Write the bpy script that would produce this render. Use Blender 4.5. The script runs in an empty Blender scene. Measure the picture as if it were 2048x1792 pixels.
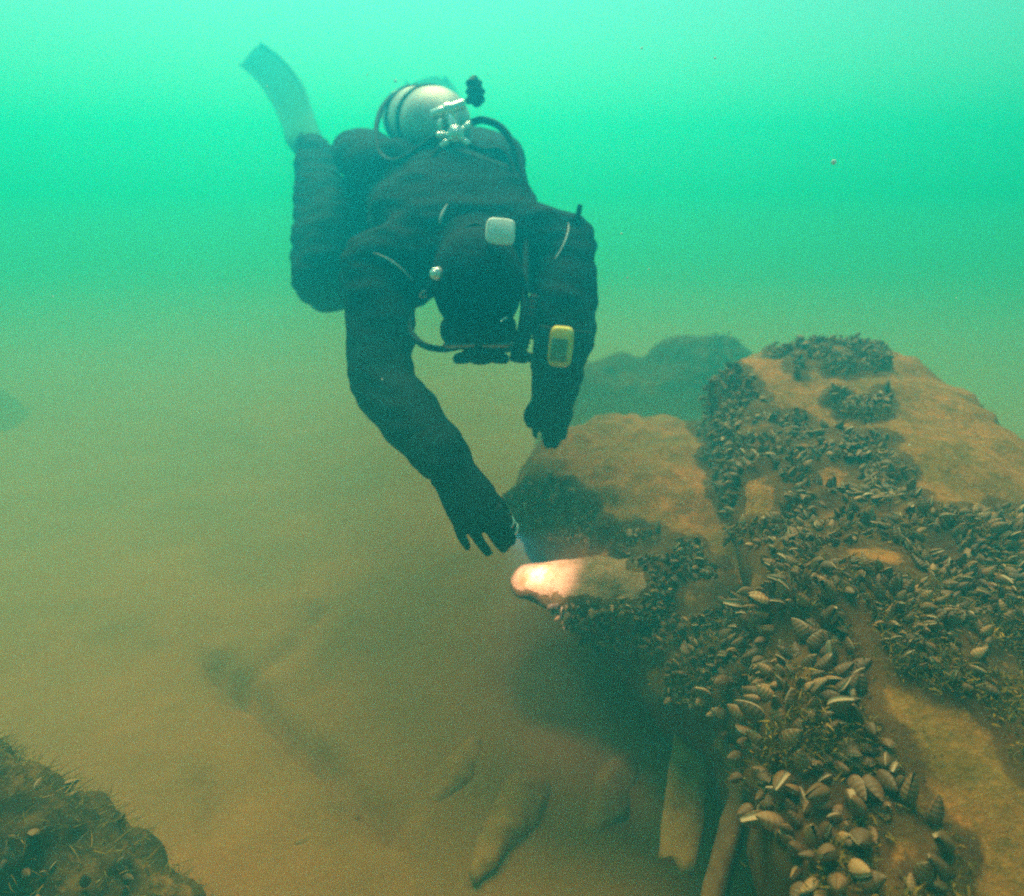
import bpy, bmesh, math, random
from mathutils import Vector, Matrix, Quaternion, noise
from mathutils.bvhtree import BVHTree

random.seed(7)
R = math.radians
S = bpy.context.scene
COL = S.collection

# ------------------------------------------------------------------ camera
CAM = Vector((0, 0, 1.25))
PITCH = R(22)
FPX = 1335.0
cd = bpy.data.cameras.new('camera')
cam = bpy.data.objects.new('camera', cd)
COL.objects.link(cam)
cam.location = CAM
cam.rotation_euler = (math.pi / 2 - PITCH, 0, 0)
cd.sensor_width = 36
cd.lens = 36 * FPX / 2048
cd.clip_start = 0.02
cd.clip_end = 200
cd.dof.use_dof = True
cd.dof.focus_distance = 0.9
cd.dof.aperture_fstop = 2.8
S.camera = cam

# ------------------------------------------------------------------ light
SUN_EL, SUN_AZ = R(60), R(-12)          # azimuth measured from +Y towards +X
w = bpy.data.worlds.new('World')
S.world = w
w.use_nodes = True
nt = w.node_tree
sky = nt.nodes.new('ShaderNodeTexSky')
sky.sky_type = 'NISHITA'
sky.sun_disc = False
sky.sun_elevation = SUN_EL
sky.sun_rotation = SUN_AZ
nt.links.new(sky.outputs[0], nt.nodes['Background'].inputs[0])
nt.nodes['Background'].inputs[1].default_value = 0.06
sl = bpy.data.lights.new('sun', 'SUN')
sl.energy = 4.0
sl.angle = R(45)
sl.color = (1.0, 0.86, 0.70)
sun = bpy.data.objects.new('sun', sl)
COL.objects.link(sun)
sd = Vector((math.sin(SUN_AZ) * math.cos(SUN_EL), math.cos(SUN_AZ) * math.cos(SUN_EL), math.sin(SUN_EL)))
sun.rotation_euler = sd.to_track_quat('Z', 'Y').to_euler()
S.view_settings.view_transform = 'Standard'
S.view_settings.look = 'None'
S.view_settings.exposure = 1.1
S.view_settings.gamma = 1
S.cycles.volume_bounces = 1
S.cycles.max_bounces = 6
S.cycles.use_denoising = False
S.cycles.filter_width = 2.1
S.cycles.sample_clamp_indirect = 4

# the water itself: one even box of murky green water
WATER_TOP = 2.6
WATER_G = 0.6
_ss = (.004, .172, .26)                 # scattering per metre
_st = (.20, .20, .38)                  # extinction per metre
WATER_DENSITY = 0.40
WATER_COLOR = tuple(q / WATER_DENSITY for q in _ss)
WATER_ABSORB = tuple((1 - (t - q) / (WATER_DENSITY - q)) ** 2 for q, t in zip(_ss, _st))

SILT_DENSITY = 0.38
SILT_COLOR = (.88, .74, .38)

# ------------------------------------------------------------------ helpers
CP, SP = math.cos(PITCH), math.sin(PITCH)
def Q(px, py, d):
    """point seen at a photograph position, d metres in front of the lens"""
    u = (px - 1024) / FPX
    v = (896 - py) / FPX
    return Vector((d * u, d * (CP + v * SP), CAM.z + d * (-SP + v * CP)))

def ray(px, py):
    return (Q(px, py, 1) - CAM).normalized()

def link(name, me, mat=None, parent=None):
    o = bpy.data.objects.new(name, me)
    COL.objects.link(o)
    if mat is not None:
        me.materials.clear()
        for m in (mat if isinstance(mat, (list, tuple)) else [mat]):
            me.materials.append(m)
    if parent is not None:
        o.parent = parent
    return o

def tag(o, label=None, cat=None, group=None, kind=None):
    if label: o['label'] = label
    if cat: o['category'] = cat
    if group: o['group'] = group
    if kind: o['kind'] = kind
    return o

def empty(name, loc):
    o = bpy.data.objects.new(name, None)
    COL.objects.link(o)
    o.location = loc
    o.empty_display_size = 0.1
    return o

class MB:
    """collects verts and faces of one mesh"""
    def __init__(s): s.v = []; s.f = []; s.m = []
    def add(s, vs, fs, mi=0):
        b = len(s.v)
        s.v.extend(Vector(v) for v in vs)
        s.f.extend(tuple(i + b for i in f) for f in fs)
        s.m.extend([mi] * len(fs))
    def mesh(s, name, smooth=True, origin=None):
        me = bpy.data.meshes.new(name)
        o = Vector(origin) if origin is not None else Vector()
        me.from_pydata([v - o for v in s.v], [], s.f)
        me.polygons.foreach_set('material_index', s.m)
        if smooth:
            me.polygons.foreach_set('use_smooth', [True] * len(s.f))
        me.update()
        return me
    def build(s, name, mat, parent=None, smooth=True):
        o = Vector(); q = parent
        while q is not None: o += q.location; q = q.parent
        return link(name, s.mesh(name, smooth, o), mat, parent)

    def loft(s, pts, rad, side=None, n=16, cap=True, mi=0):
        """tapered tube; rad entries r or (a,b); side = direction of a"""
        pts = [Vector(p) for p in pts]
        k = len(pts)
        rings = []
        T = []
        for i in range(k):
            t = (pts[min(i + 1, k - 1)] - pts[max(i - 1, 0)])
            T.append(t.normalized())
        X = Vector(side) if side is not None else (T[0].orthogonal())
        vs, fs = [], []
        def ring(c, X, Y, a, b):
            st = len(vs)
            for j in range(n):
                an = 2 * math.pi * j / n
                vs.append(c + X * (a * math.cos(an)) + Y * (b * math.sin(an)))
            return st
        prev = None
        frames = []
        for i in range(k):
            X = (X - T[i] * X.dot(T[i])).normalized()
            Y = T[i].cross(X)
            a, b = rad[i] if isinstance(rad[i], (tuple, list)) else (rad[i], rad[i])
            frames.append((pts[i], X.copy(), Y, a, b, T[i]))
        seq = []
        if cap:
            p, X0, Y0, a, b, t = frames[0]
            m = min(a, b)
            for q in (0.97, 0.75, 0.4):
                seq.append((p - t * (m * q), X0, Y0, a * math.sqrt(1 - q * q), b * math.sqrt(1 - q * q)))
        for p, X0, Y0, a, b, t in frames: seq.append((p, X0, Y0, a, b))
        if cap:
            p, X0, Y0, a, b, t = frames[-1]
            m = min(a, b)
            for q in (0.4, 0.75, 0.97):
                seq.append((p + t * (m * q), X0, Y0, a * math.sqrt(1 - q * q), b * math.sqrt(1 - q * q)))
        for z in seq:
            st = ring(*z)
            if prev is not None:
                for j in range(n):
                    fs.append((prev + j, prev + (j + 1) % n, st + (j + 1) % n, st + j))
            prev = st
        fs.append(tuple(reversed(range(n))))
        fs.append(tuple(prev + j for j in range(n)))
        s.add(vs, fs, mi)

    def ell(s, c, r, M=None, nu=24, nv=14, mi=0):
        c = Vector(c); M = M or Matrix.Identity(3)
        vs, fs = [c + M @ Vector((0, 0, -r[2]))], []
        for i in range(1, nv):
            ph = -math.pi / 2 + math.pi * i / nv
            for j in range(nu):
                th = 2 * math.pi * j / nu
                vs.append(c + M @ Vector((r[0] * math.cos(ph) * math.cos(th), r[1] * math.cos(ph) * math.sin(th), r[2] * math.sin(ph))))
        vs.append(c + M @ Vector((0, 0, r[2])))
        for j in range(nu): fs.append((0, 1 + (j + 1) % nu, 1 + j))
        for i in range(nv - 2):
            for j in range(nu):
                a = 1 + i * nu
                fs.append((a + j, a + (j + 1) % nu, a + nu + (j + 1) % nu, a + nu + j))
        last = len(vs) - 1; a = 1 + (nv - 2) * nu
        for j in range(nu): fs.append((a + j, a + (j + 1) % nu, last))
        s.add(vs, fs, mi)

    def cyl(s, p0, p1, r0, r1=None, n=20, bev=0.15, mi=0):
        p0 = Vector(p0); p1 = Vector(p1); r1 = r0 if r1 is None else r1
        t = (p1 - p0).normalized(); e = min(r0, r1) * bev
        e = min(e, (p1 - p0).length * .3)
        X = t.orthogonal().normalized(); Y = t.cross(X)
        vs, fs = [], []
        for c, r in ((p0, r0 - e), (p0 + t * e, r0), (p1 - t * e, r1), (p1, r1 - e)):
            for j in range(n):
                an = 2 * math.pi * j / n
                vs.append(c + X * (r * math.cos(an)) + Y * (r * math.sin(an)))
        for i in range(3):
            for j in range(n):
                fs.append((i * n + j, i * n + (j + 1) % n, (i + 1) * n + (j + 1) % n, (i + 1) * n + j))
        fs.append(tuple(reversed(range(n)))); fs.append(tuple(3 * n + j for j in range(n)))
        s.add(vs, fs, mi)

    def rbox(s, c, M, size, bev=0.2, seg=3, mi=0):
        bm = bmesh.new()
        bmesh.ops.create_cube(bm, size=1)
        for v in bm.verts:
            v.co = Vector((v.co.x * size[0], v.co.y * size[1], v.co.z * size[2]))
        bmesh.ops.bevel(bm, geom=list(bm.edges), offset=min(size) * bev, segments=seg, profile=.5, affect='EDGES')
        bm.verts.index_update()
        s.add([Vector(c) + M @ v.co for v in bm.verts], [tuple(v.index for v in f.verts) for f in bm.faces], mi)
        bm.free()

def plate(mb, c, M, sx, sy, th, e=4.5, n=40):
    vs = []; c = Vector(c)
    for z, k in ((-th / 2, 1), (th * .25, 1), (th * .5, .9)):
        for j in range(n):
            a = 2 * math.pi * j / n; ca, sa = math.cos(a), math.sin(a)
            vs.append(c + M @ Vector((math.copysign(abs(ca) ** (2 / e), ca) * sx / 2 * k, math.copysign(abs(sa) ** (2 / e), sa) * sy / 2 * k, z)))
    fs = [(i * n + j, i * n + (j + 1) % n, (i + 1) * n + (j + 1) % n, (i + 1) * n + j) for i in range(2) for j in range(n)]
    fs.append(tuple(reversed(range(n)))); fs.append(tuple(2 * n + j for j in range(n)))
    mb.add(vs, fs)

def spline(pts, n=8):
    pts = [Vector(p) for p in pts]
    out = []
    for i in range(len(pts) - 1):
        p0 = pts[max(i - 1, 0)]; p1 = pts[i]; p2 = pts[i + 1]; p3 = pts[min(i + 2, len(pts) - 1)]
        for k in range(n):
            t = k / n
            out.append(0.5 * ((2 * p1) + (p2 - p0) * t + (2 * p0 - 5 * p1 + 4 * p2 - p3) * t * t + (3 * p1 - p0 - 3 * p2 + p3) * t ** 3))
    out.append(pts[-1])
    return out

def fused(mb, name, voxel, smooth=4, factor=.5):
    """union of the overlapping closed shapes as ONE continuous surface"""
    me = mb.mesh(name)
    o = bpy.data.objects.new(name, me); COL.objects.link(o)
    m = o.modifiers.new('r', 'REMESH'); m.mode = 'VOXEL'; m.voxel_size = voxel
    if smooth:
        k = o.modifiers.new('s', 'SMOOTH'); k.iterations = smooth; k.factor = factor
    dg = bpy.context.evaluated_depsgraph_get()
    new = bpy.data.meshes.new_from_object(o.evaluated_get(dg))
    bpy.data.objects.remove(o); bpy.data.meshes.remove(me)
    new.name = name
    new.polygons.foreach_set('use_smooth', [True] * len(new.polygons))
    return new

def fbm(p, H=1.0, oct=5): return noise.fractal(p, H, 2.0, oct)
def displace(me, fn):
    me.update()
    ns = [v.normal.copy() for v in me.vertices]
    for v, nn in zip(me.vertices, ns): v.co = v.co + nn * fn(v.co, nn)
    me.update()
def bvh(me, off=Vector()):
    return BVHTree.FromPolygons([v.co + off for v in me.vertices], [tuple(p.vertices) for p in me.polygons])
def inpoly(x, y, P):
    c = False; j = len(P) - 1
    for i in range(len(P)):
        if (P[i][1] > y) != (P[j][1] > y) and x < (P[j][0] - P[i][0]) * (y - P[i][1]) / (P[j][1] - P[i][1]) + P[i][0]: c = not c
        j = i
    return c
def basis(z, x):
    z = Vector(z).normalized(); x = Vector(x); x = (x - z * x.dot(z)).normalized(); y = z.cross(x)
    return Matrix((x, y, z)).transposed()

# ------------------------------------------------------------------ materials
def mat(name, rough=.8, spec=.3, metal=0):
    m = bpy.data.materials.new(name); m.use_nodes = True
    b = m.node_tree.nodes['Principled BSDF']
    b.inputs['Roughness'].default_value = rough
    b.inputs['Specular IOR Level'].default_value = spec
    b.inputs['Metallic'].default_value = metal
    return m, m.node_tree, b
def N(nt, t, **kw):
    n = nt.nodes.new(t)
    for k, v in kw.items():
        if k in n.inputs: n.inputs[k].default_value = v
        else: setattr(n, k, v)
    return n
def noisetex(nt, scale, detail=6, rough=.6, dist=0, co='Object'):
    tc = N(nt, 'ShaderNodeTexCoord')
    n = N(nt, 'ShaderNodeTexNoise', Scale=scale, Detail=detail, Roughness=rough, Distortion=dist)
    nt.links.new(tc.outputs[co], n.inputs['Vector'])
    return n.outputs['Fac']
def ramp(nt, fac, stops):
    r = N(nt, 'ShaderNodeValToRGB')
    e = r.color_ramp.elements
    while len(e) < len(stops): e.new(.5)
    for q, (p, c) in zip(e, stops):
        q.position = p; q.color = (*c, 1)
    nt.links.new(fac, r.inputs[0])
    return r.outputs[0]
def mix(nt, fac, a, b, mode='MIX'):
    m = N(nt, 'ShaderNodeMix', data_type='RGBA', blend_type=mode)
    for i, v in ((0, fac), (6, a), (7, b)):
        if isinstance(v, (float, int)): m.inputs[i].default_value = v
        elif isinstance(v, tuple): m.inputs[i].default_value = (*v, 1)
        else: nt.links.new(v, m.inputs[i])
    return m.outputs[2]
def bump(nt, b, h, strength=.5, dist=.01):
    n = N(nt, 'ShaderNodeBump', Strength=strength, Distance=dist)
    nt.links.new(h, n.inputs['Height']); nt.links.new(n.outputs[0], b.inputs['Normal'])

SAND = (.62, .175, .024)
SAND2 = (.30, .19, .07)
OLIVE = (.16, .15, .035)

def m_bed():
    m, nt, b = mat('silt', .95, .1)
    a = ramp(nt, noisetex(nt, 3.2, 8, .6, .4), [(.3, (.42, .135, .022)), (.5, (.54, .16, .024)), (.7, (.58, .185, .033))])
    g = ramp(nt, noisetex(nt, 1.1, 6, .65, .8), [(.42, (0, 0, 0)), (.62, (1, 1, 1))])
    c = mix(nt, g, a, (.36, .135, .024))
    f = noisetex(nt, 160, 4, .7)
    c = mix(nt, .35, c, ramp(nt, f, [(.3, (.14, .06, .012)), (.7, (.45, .2, .05))]))
    nt.links.new(c, b.inputs['Base Color'])
    bump(nt, b, mix(nt, .3, noisetex(nt, 14, 8, .6), f), .7, .02)
    return m
def m_rock(name, cov_dark=(.07, .026, .008), pale=False):
    """silt-topped stone; the 'growth' attribute holds mussel and weed cover plus shade painted on steep faces"""
    m, nt, b = mat(name, .95, .1)
    a = ramp(nt, noisetex(nt, 6, 8, .65, .5), [(.28, (.38, .12, .02)), (.5, SAND), (.72, (.74, .26, .05))])
    g = ramp(nt, noisetex(nt, 4.5, 8, .7, .6), [(.40, (0, 0, 0)), (.60, (1, 1, 1))])
    c = mix(nt, g, a, (.20, .115, .012))
    f = noisetex(nt, 120, 6, .75)
    c = mix(nt, .5, c, ramp(nt, f, [(.25, (.07, .03, .006)), (.55, (.38, .14, .025)), (.8, (.70, .36, .10))]))
    if pale: c = mix(nt, .7, c, (.44, .22, .12))
    c = mix(nt, ramp(nt, noisetex(nt, 38, 10, .8, .3), [(.46, (0, 0, 0)), (.62, (.75, .75, .75))]), c, (.13, .075, .010))
    c = mix(nt, ramp(nt, noisetex(nt, 75, 6, .7), [(.62, (0, 0, 0)), (.75, (.8, .8, .8))]), c, (.07, .035, .010))
    at = N(nt, 'ShaderNodeAttribute', attribute_name='growth_shade')
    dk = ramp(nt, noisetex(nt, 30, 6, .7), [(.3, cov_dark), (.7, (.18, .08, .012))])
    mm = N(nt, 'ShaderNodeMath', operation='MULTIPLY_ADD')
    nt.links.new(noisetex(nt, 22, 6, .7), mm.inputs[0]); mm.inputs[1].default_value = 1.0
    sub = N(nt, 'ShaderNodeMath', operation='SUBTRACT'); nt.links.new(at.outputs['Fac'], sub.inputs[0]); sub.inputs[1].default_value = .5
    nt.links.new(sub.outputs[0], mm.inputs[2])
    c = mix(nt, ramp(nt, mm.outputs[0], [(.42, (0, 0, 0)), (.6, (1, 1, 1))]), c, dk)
    nt.links.new(c, b.inputs['Base Color'])
    bump(nt, b, mix(nt, .45, noisetex(nt, 26, 9, .7), f), .9, .012)
    return m
def m_plain(name, col, rough=.6, spec=.4, metal=0, var=.25, scale=40, bstr=.2):
    m, nt, b = mat(name, rough, spec, metal)
    lo = tuple(x * (1 - var) for x in col); hi = tuple(min(1, x * (1 + var)) for x in col)
    f = noisetex(nt, scale, 6, .65)
    nt.links.new(ramp(nt, f, [(.3, lo), (.7, hi)]), b.inputs['Base Color'])
    bump(nt, b, f, bstr, .004)
    return m
def m_suit():
    m, nt, b = mat('black_suit', .85, .06)
    f = noisetex(nt, 60, 6, .7)
    nt.links.new(ramp(nt, f, [(.3, (.003, .006, .009)), (.7, (.007, .013, .018))]), b.inputs['Base Color'])
    bump(nt, b, mix(nt, .3, noisetex(nt, 16, 4, .5, 1.2), f), .6, .02)
    return m
def m_mussel():
    m, nt, b = mat('mussel_shell', .6, .35)
    oi = N(nt, 'ShaderNodeObjectInfo'); gi = N(nt, 'ShaderNodeNewGeometry')
    ad = N(nt, 'ShaderNodeMath', operation='ADD'); nt.links.new(oi.outputs['Random'], ad.inputs[0]); nt.links.new(gi.outputs['Random Per Island'], ad.inputs[1])
    fr = N(nt, 'ShaderNodeMath', operation='FRACT'); nt.links.new(ad.outputs[0], fr.inputs[0])
    c = ramp(nt, fr.outputs[0], [(0, (.03, .009, .003)), (.35, (.08, .026, .009)), (.6, (.15, .052, .016)), (.82, (.25, .092, .03)), (.97, (.5, .22, .08))])
    n1 = noisetex(nt, 45, 5, .7)
    c = mix(nt, ramp(nt, n1, [(.40, (0, 0, 0)), (.60, (.85, .85, .85))]), c, (.20, .09, .014))
    # growth rings from the hinge outwards
    uv = N(nt, 'ShaderNodeAttribute', attribute_name='ring')
    wv = N(nt, 'ShaderNodeMath', operation='MULTIPLY'); nt.links.new(uv.outputs['Fac'], wv.inputs[0]); wv.inputs[1].default_value = 42
    sn = N(nt, 'ShaderNodeMath', operation='SINE'); nt.links.new(wv.outputs[0], sn.inputs[0])
    c = mix(nt, ramp(nt, sn.outputs[0], [(.5, (0, 0, 0)), (1, (.13, .13, .13))]), c, (.04, .017, .007))
    nt.links.new(c, b.inputs['Base Color'])
    bump(nt, b, sn.outputs[0], .2, .002)
    return m

MB_BED = m_bed()
M_ROCK = m_rock('silted_rock')
M_PALEROCK = m_rock('buff_rock', pale=True)
M_DARKROCK = m_rock('weedy_rock', (.035, .022, .008))
M_SUIT = m_suit()
M_GLOVE = m_plain('black_glove', (.008, .010, .012), .85, .08)
M_FIN = m_plain('haze_tinted_fin', (.04, .26, .20), .85, .05)  # water haze put into the fin's colour so it fades away
M_RUBBER = m_plain('black_rubber', (.006, .009, .011), .75, .12)
M_STEEL = m_plain('brushed_steel', (.36, .37, .36), .55, .4, .5, .3, 18, .15)
M_CHROME = m_plain('chrome', (.8, .8, .78), .22, .5, .6, .05, 30, .03)
M_YELLOW = m_plain('yellow_plastic', (.75, .55, .05), .5, .4, 0, .12)
M_SCREEN = m_plain('grey_green_screen', (.16, .18, .05), .3, .5, 0, .15)
M_WHITE = m_plain('white_patch', (.78, .78, .74), .6, .4, 0, .12, 60)
M_PIPE_GLINT = m_plain('grey_piping_glint', (.45, .46, .47), .5, .4)
M_GLASS = m_plain('dark_mask_glass', (.02, .025, .028), .08, .8, 0, .1, 20, 0)
M_WOOD = m_plain('silted_wood', (.42, .16, .034), .95, .1, 0, .4, 22, 1)
M_STONE = m_plain('silted_stone', (.42, .15, .026), .95, .1, 0, .22, 24, .6)
M_DARKWOOD = m_plain('dark_wood', (.17, .07, .02), .95, .1, 0, .5, 18, .9)
M_MUSSEL = m_mussel()
M_MANTLE = m_plain('mussel_lip', (.40, .22, .10), .5, .4, 0, .3, 80)

# ------------------------------------------------------------------ lake bed
GROOVES = [([(-.85, 1.55), (-.70, 1.42), (-.577, 1.285), (-.46, 1.20), (-.38, 1.135), (-.30, 1.05), (-.245, 1.0)], 0.05, .035),
           ([(-.74, 1.42), (-.70, 1.50), (-.64, 1.60), (-.60, 1.76)], 0.032, .04),
           ([(-.67, .80), (-.655, .93), (-.66, 1.03), (-.70, 1.12)], 0.02, .04),
           ([(.0, 1.45), (.12, 1.30), (.20, 1.2), (.26, 1.0)], 0.024, .06)]
def segd(p, a, b):
    ab = b - a; t = max(0, min(1, (p - a).dot(ab) / ab.length_squared)); return (p - a - ab * t)
def bed_h(x, y):
    h = .07 * fbm(Vector((x * .7, y * .7, 3.1)), 1, 3) + .022 * fbm(Vector((x * 3.1, y * 3.1, 8.3)), 1, 4)
    h += .006 * math.sin(9 * y + 3 * x + 3 * noise.noise(Vector((x, y, 0)) * 1.3))
    if y > 2: h -= .02 * (y - 2) ** 1.2
    if -1.2 < x < .6 and .5 < y < 2:
        p = Vector((x, y))
        for P, dep, wd in GROOVES:
            best = min((segd(p, Vector(P[i]), Vector(P[i + 1])) for i in range(len(P) - 1)), key=lambda q: q.length)
            dd = best.length + .012 * noise.noise(Vector((x, y, 4)) * 14)
            up = 1 if best.x + best.y > 0 else -.3
            h += -dep * math.exp(-(dd / wd) ** 2) + .05 * up * math.exp(-(dd / (wd * 3)) ** 2) * (dep / .06) * .8
    return h
def axis(lo, hi, step, far, g=1.25):
    a = []; v = lo
    while v < hi: a.append(v); v += step
    s = step; q = hi
    while q < far: a.append(q); s *= g; q += s
    a.append(far)
    s = step; q = lo - step; b = []
    while q > -far: b.append(q); s *= g; q -= s
    b.append(-far)
    return sorted(set(b + a))
xs = axis(-2.2, 2.2, .024, 19); ys = axis(.1, 4.2, .024, 19)
bed = MB()
bed.add([(x, y, bed_h(x, y)) for y in ys for x in xs],
        [(j * len(xs) + i, j * len(xs) + i + 1, (j + 1) * len(xs) + i + 1, (j + 1) * len(xs) + i) for j in range(len(ys) - 1) for i in range(len(xs) - 1)])
tag(bed.build('lake_bed', MB_BED), 'silty tan lake bed fading into green water', 'lake bed', kind='structure')

# ------------------------------------------------------------------ boulders
def sections(mb, secs, n=48, e=3.2):
    """closed rock from cross-sections (y, xleft, xright, ztop_left, ztop_right, zbottom)"""
    vs, fs = [], []
    for y, xl, xr, zl, zr, zb in secs:
        cx = (xl + xr) / 2; hx = (xr - xl) / 2
        for j in range(n):
            an = 2 * math.pi * j / n
            c, s_ = math.cos(an), math.sin(an)
            ux = math.copysign(abs(c) ** (2 / e), c); uz = math.copysign(abs(s_) ** (2 / e), s_)
            zt = zl + (zr - zl) * (ux + 1) / 2
            cz = (zt + zb) / 2; hz = (zt - zb) / 2
            z = cz + uz * hz
            lo = max(0, zt - .10 - z) * max(0, -ux) * .55
            vs.append((cx + ux * hx + lo, y, z))
    k = len(secs)
    for i in range(k - 1):
        for j in range(n):
            fs.append((i * n + j, i * n + (j + 1) % n, (i + 1) * n + (j + 1) % n, (i + 1) * n + j))
    fs.append(tuple(range(n))); fs.append(tuple(reversed([(k - 1) * n + j for j in range(n)])))
    mb.add(vs, [tuple(reversed(f)) for f in fs])

def lerp_secs(secs, m=5):
    out = []
    for a, b in zip(secs[:-1], secs[1:]):
        for k in range(m):
            t = k / m; out.append(tuple(p + (q - p) * t for p, q in zip(a, b)))
    out.append(secs[-1]); return out

def rocky(seed, amp=(.05, .02, .006), fq=(2.2, 7, 26)):
    def fn(co, nn):
        p = co + Vector((seed * 3.7, seed * 1.3, seed))
        return amp[0] * fbm(p * fq[0], 1, 3) + amp[1] * fbm(p * fq[1], .9, 4) + amp[2] * noise.noise(p * fq[2])
    return fn

ROCKS = []
def rock(name, mb, voxel, seed, material, label, amp=(.05, .02, .006), cat='boulder', smooth=6):
    me = fused(mb, name, voxel, smooth)
    displace(me, rocky(seed, amp))
    me.attributes.new('growth_shade', 'FLOAT', 'POINT')
    o = link(name, me, material)
    tag(o, label, cat)
    ROCKS.append((o, bvh(me)))
    return o

mbA = MB()
sections(mbA, lerp_secs([
    (-.10, .32, 1.10, .55, .52, -.10),
    (.10, .25, 1.20, .62, .58, -.15),
    (.40, .24, 1.20, .70, .62, -.15),
    (.57, .22, 1.20, .745, .64, -.15),
    (.75, .28, 1.18, .775, .68, -.15),
    (1.07, .34, 1.15, .82, .72, -.15),
    (1.40, .42, 1.16, .86, .77, -.15),
    (1.72, .50, 1.18, .875, .80, -.15),
    (1.95, .62, 1.12, .80, .76, -.15),
    (2.08, .74, 1.02, .62, .60, -.10)]), e=3.4)
bA = rock('boulder', mbA, .016, 1, M_ROCK, 'big silt topped boulder overgrown with bands of brown mussels', (.045, .022, .006))
mbB = MB()
sections(mbB, lerp_secs([
    (.70, .40, .70, .36, .48, -.1),
    (.85, .29, .70, .49, .56, -.1),
    (1.05, .17, .70, .57, .62, -.1),
    (1.30, .05, .70, .60, .65, -.1),
    (1.55, -.03, .75, .60, .65, -.1),
    (1.80, .00, .75, .59, .63, -.1),
    (2.00, .10, .70, .52, .57, -.1),
    (2.14, .25, .60, .34, .38, -.1)]), e=2.5)
bB = rock('boulder', mbB, .014, 2, M_ROCK, 'long low silt covered ledge of rock behind the torch lit stone', (.04, .028, .009))
mbD = MB()
mbD.loft([Q(1052, 1165, 1.37), Q(1110, 1168, 1.36), Q(1190, 1175, 1.33), Q(1270, 1190, 1.30)], [(.045, .036), (.062, .05), (.07, .06), (.07, .06)], side=(0, .5, 0), n=20)
bD = rock('stone', mbD, .009, 4, M_PALEROCK, 'rounded orange stone lit by the torch beam', (.02, .010, .003), 'stone', 4)
mbG = MB()
mbG.ell((.50, 3.0, .06), (.40, .3, .42)); mbG.ell((.86, 3.0, .16), (.36, .3, .42))
bG = rock('boulder', mbG, .02, 5, M_DARKROCK, 'dark blurred boulder in the distance behind the diver\'s wrist computer', (.05, .025, .008))
mbE = MB()
for x, y in ((-190, 1470), (-90, 1570), (10, 1670), (110, 1775), (215, 1890)):
    c = Q(x, y, .95); hz_ = c.z + .055
    mbE.ell((c.x, c.y, hz_ * .4), (.115, .13, hz_ * .6))
mbE.ell((-.95, .45, .08), (.36, .34, .24))
bE = rock('boulder', mbE, .012, 6, M_DARKROCK, 'weed covered boulder in the lower left corner of the photo', (.05, .03, .008))
mbF = MB()
mbF.ell((-3.25, 3.6, -.14), (.50, .4, .32))
bF = rock('boulder', mbF, .02, 7, M_DARKROCK, 'faint hazy boulder far off at the left edge of the photo', (.05, .03, .008))

# shapes lying on the bed
def shard():
    mb = MB()
    a = Q(955, 1790, 1.27); b = Q(1075, 1530, 1.50)
    a.z = bed_h(a.x, a.y) + .016; b.z = bed_h(b.x, b.y) - .02
    d = b - a
    mb.loft([a, a + d * .12, a + d * .35, a + d * .6, a + d * .85, b], [(.012, .012), (.03, .024), (.042, .032), (.05, .034), (.044, .03), (.03, .02)], side=(1, 0, 0), n=14)
    me = fused(mb, 'stone', .008, 2)
    displace(me, rocky(9, (.014, .008, .003), (6, 18, 50)))
    tag(link('stone', me, M_STONE), 'long pale silted stone lying alone on the open lake bed', 'stone')
shard()
def buried(p0, p1, rad, seed, label):
    a = Q(*p0); b = Q(*p1); a.z = bed_h(a.x, a.y) - rad * .35; b.z = bed_h(b.x, b.y) - rad * .5
    mb = MB(); d = b - a
    mb.loft([a, a + d * .3, a + d * .65, b], [(rad * .6, rad * .5), (rad, rad * .8), (rad * .9, rad * .7), (rad * .5, rad * .4)], side=(1, 0, 0), n=14)
    me = fused(mb, 'stone', .008, 2)
    displace(me, rocky(seed, (.014, .008, .003), (6, 18, 50)))
    tag(link('stone', me, M_STONE), label, 'stone')
buried((870, 1580, 1.45), (965, 1450, 1.62), .045, 12, 'faint half buried stone on the lake bed above the long pale stone')
buried((1185, 1640, 1.38), (1275, 1490, 1.55), .05, 13, 'faint half buried stone between the long pale stone and the timbers')
buried((600, 1690, 1.37), (700, 1600, 1.45), .04, 14, 'low half buried stone beside the dark groove in the lake bed')
def timber(p0, p1, wdt, th, seed, label, roll, wood=None):
    mb = MB(); p0 = Vector(p0); p1 = Vector(p1); d = (p1 - p0)
    M = basis(d, roll)
    n = 22; vs = []; fs = []
    prof = [(-1, -1), (-.3, -1.05), (.4, -1), (1, -.9), (1.03, 0), (1, .9), (.4, 1), (-.3, 1.06), (-1, 1), (-1.04, .1)]
    for i in range(n + 1):
        t = i / n; c = p0 + d * t
        k = 1 - .25 * (abs(t - .45) * 2) ** 3
        for j, (px, py) in enumerate(prof):
            q = noise.noise(Vector((j * .8, t * 7, seed))) * .16
            vs.append(c + M @ Vector((px * wdt * k * (1 + q), py * th * k * (1 + q), .04 * noise.noise(Vector((j, i, seed))) * (i in (0, n)))))
    m = len(prof)
    for i in range(n):
        for j in range(m): fs.append((i * m + j, i * m + (j + 1) % m, (i + 1) * m + (j + 1) % m, (i + 1) * m + j))
    fs.append(tuple(reversed(range(m)))); fs.append(tuple(n * m + j for j in range(m)))
    mb.add(vs, fs)
    tag(mb.build('timber', wood or M_WOOD), label, 'timber', 'timbers leaning beside the boulder')
timber(Q(1352, 1735, 1.12), Q(1400, 1385, 1.30), .034, .014, 1.2, 'short broad silted timber leaning between bare bed and mussel boulder', (1, .25, .3))
timber(Q(1415, 1850, .93), Q(1500, 1520, 1.12), .013, .016, 5.2, 'thin pale timber edge pressed against the foot of the mussel boulder', (1, .6, .6), M_DARKWOOD)

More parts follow.
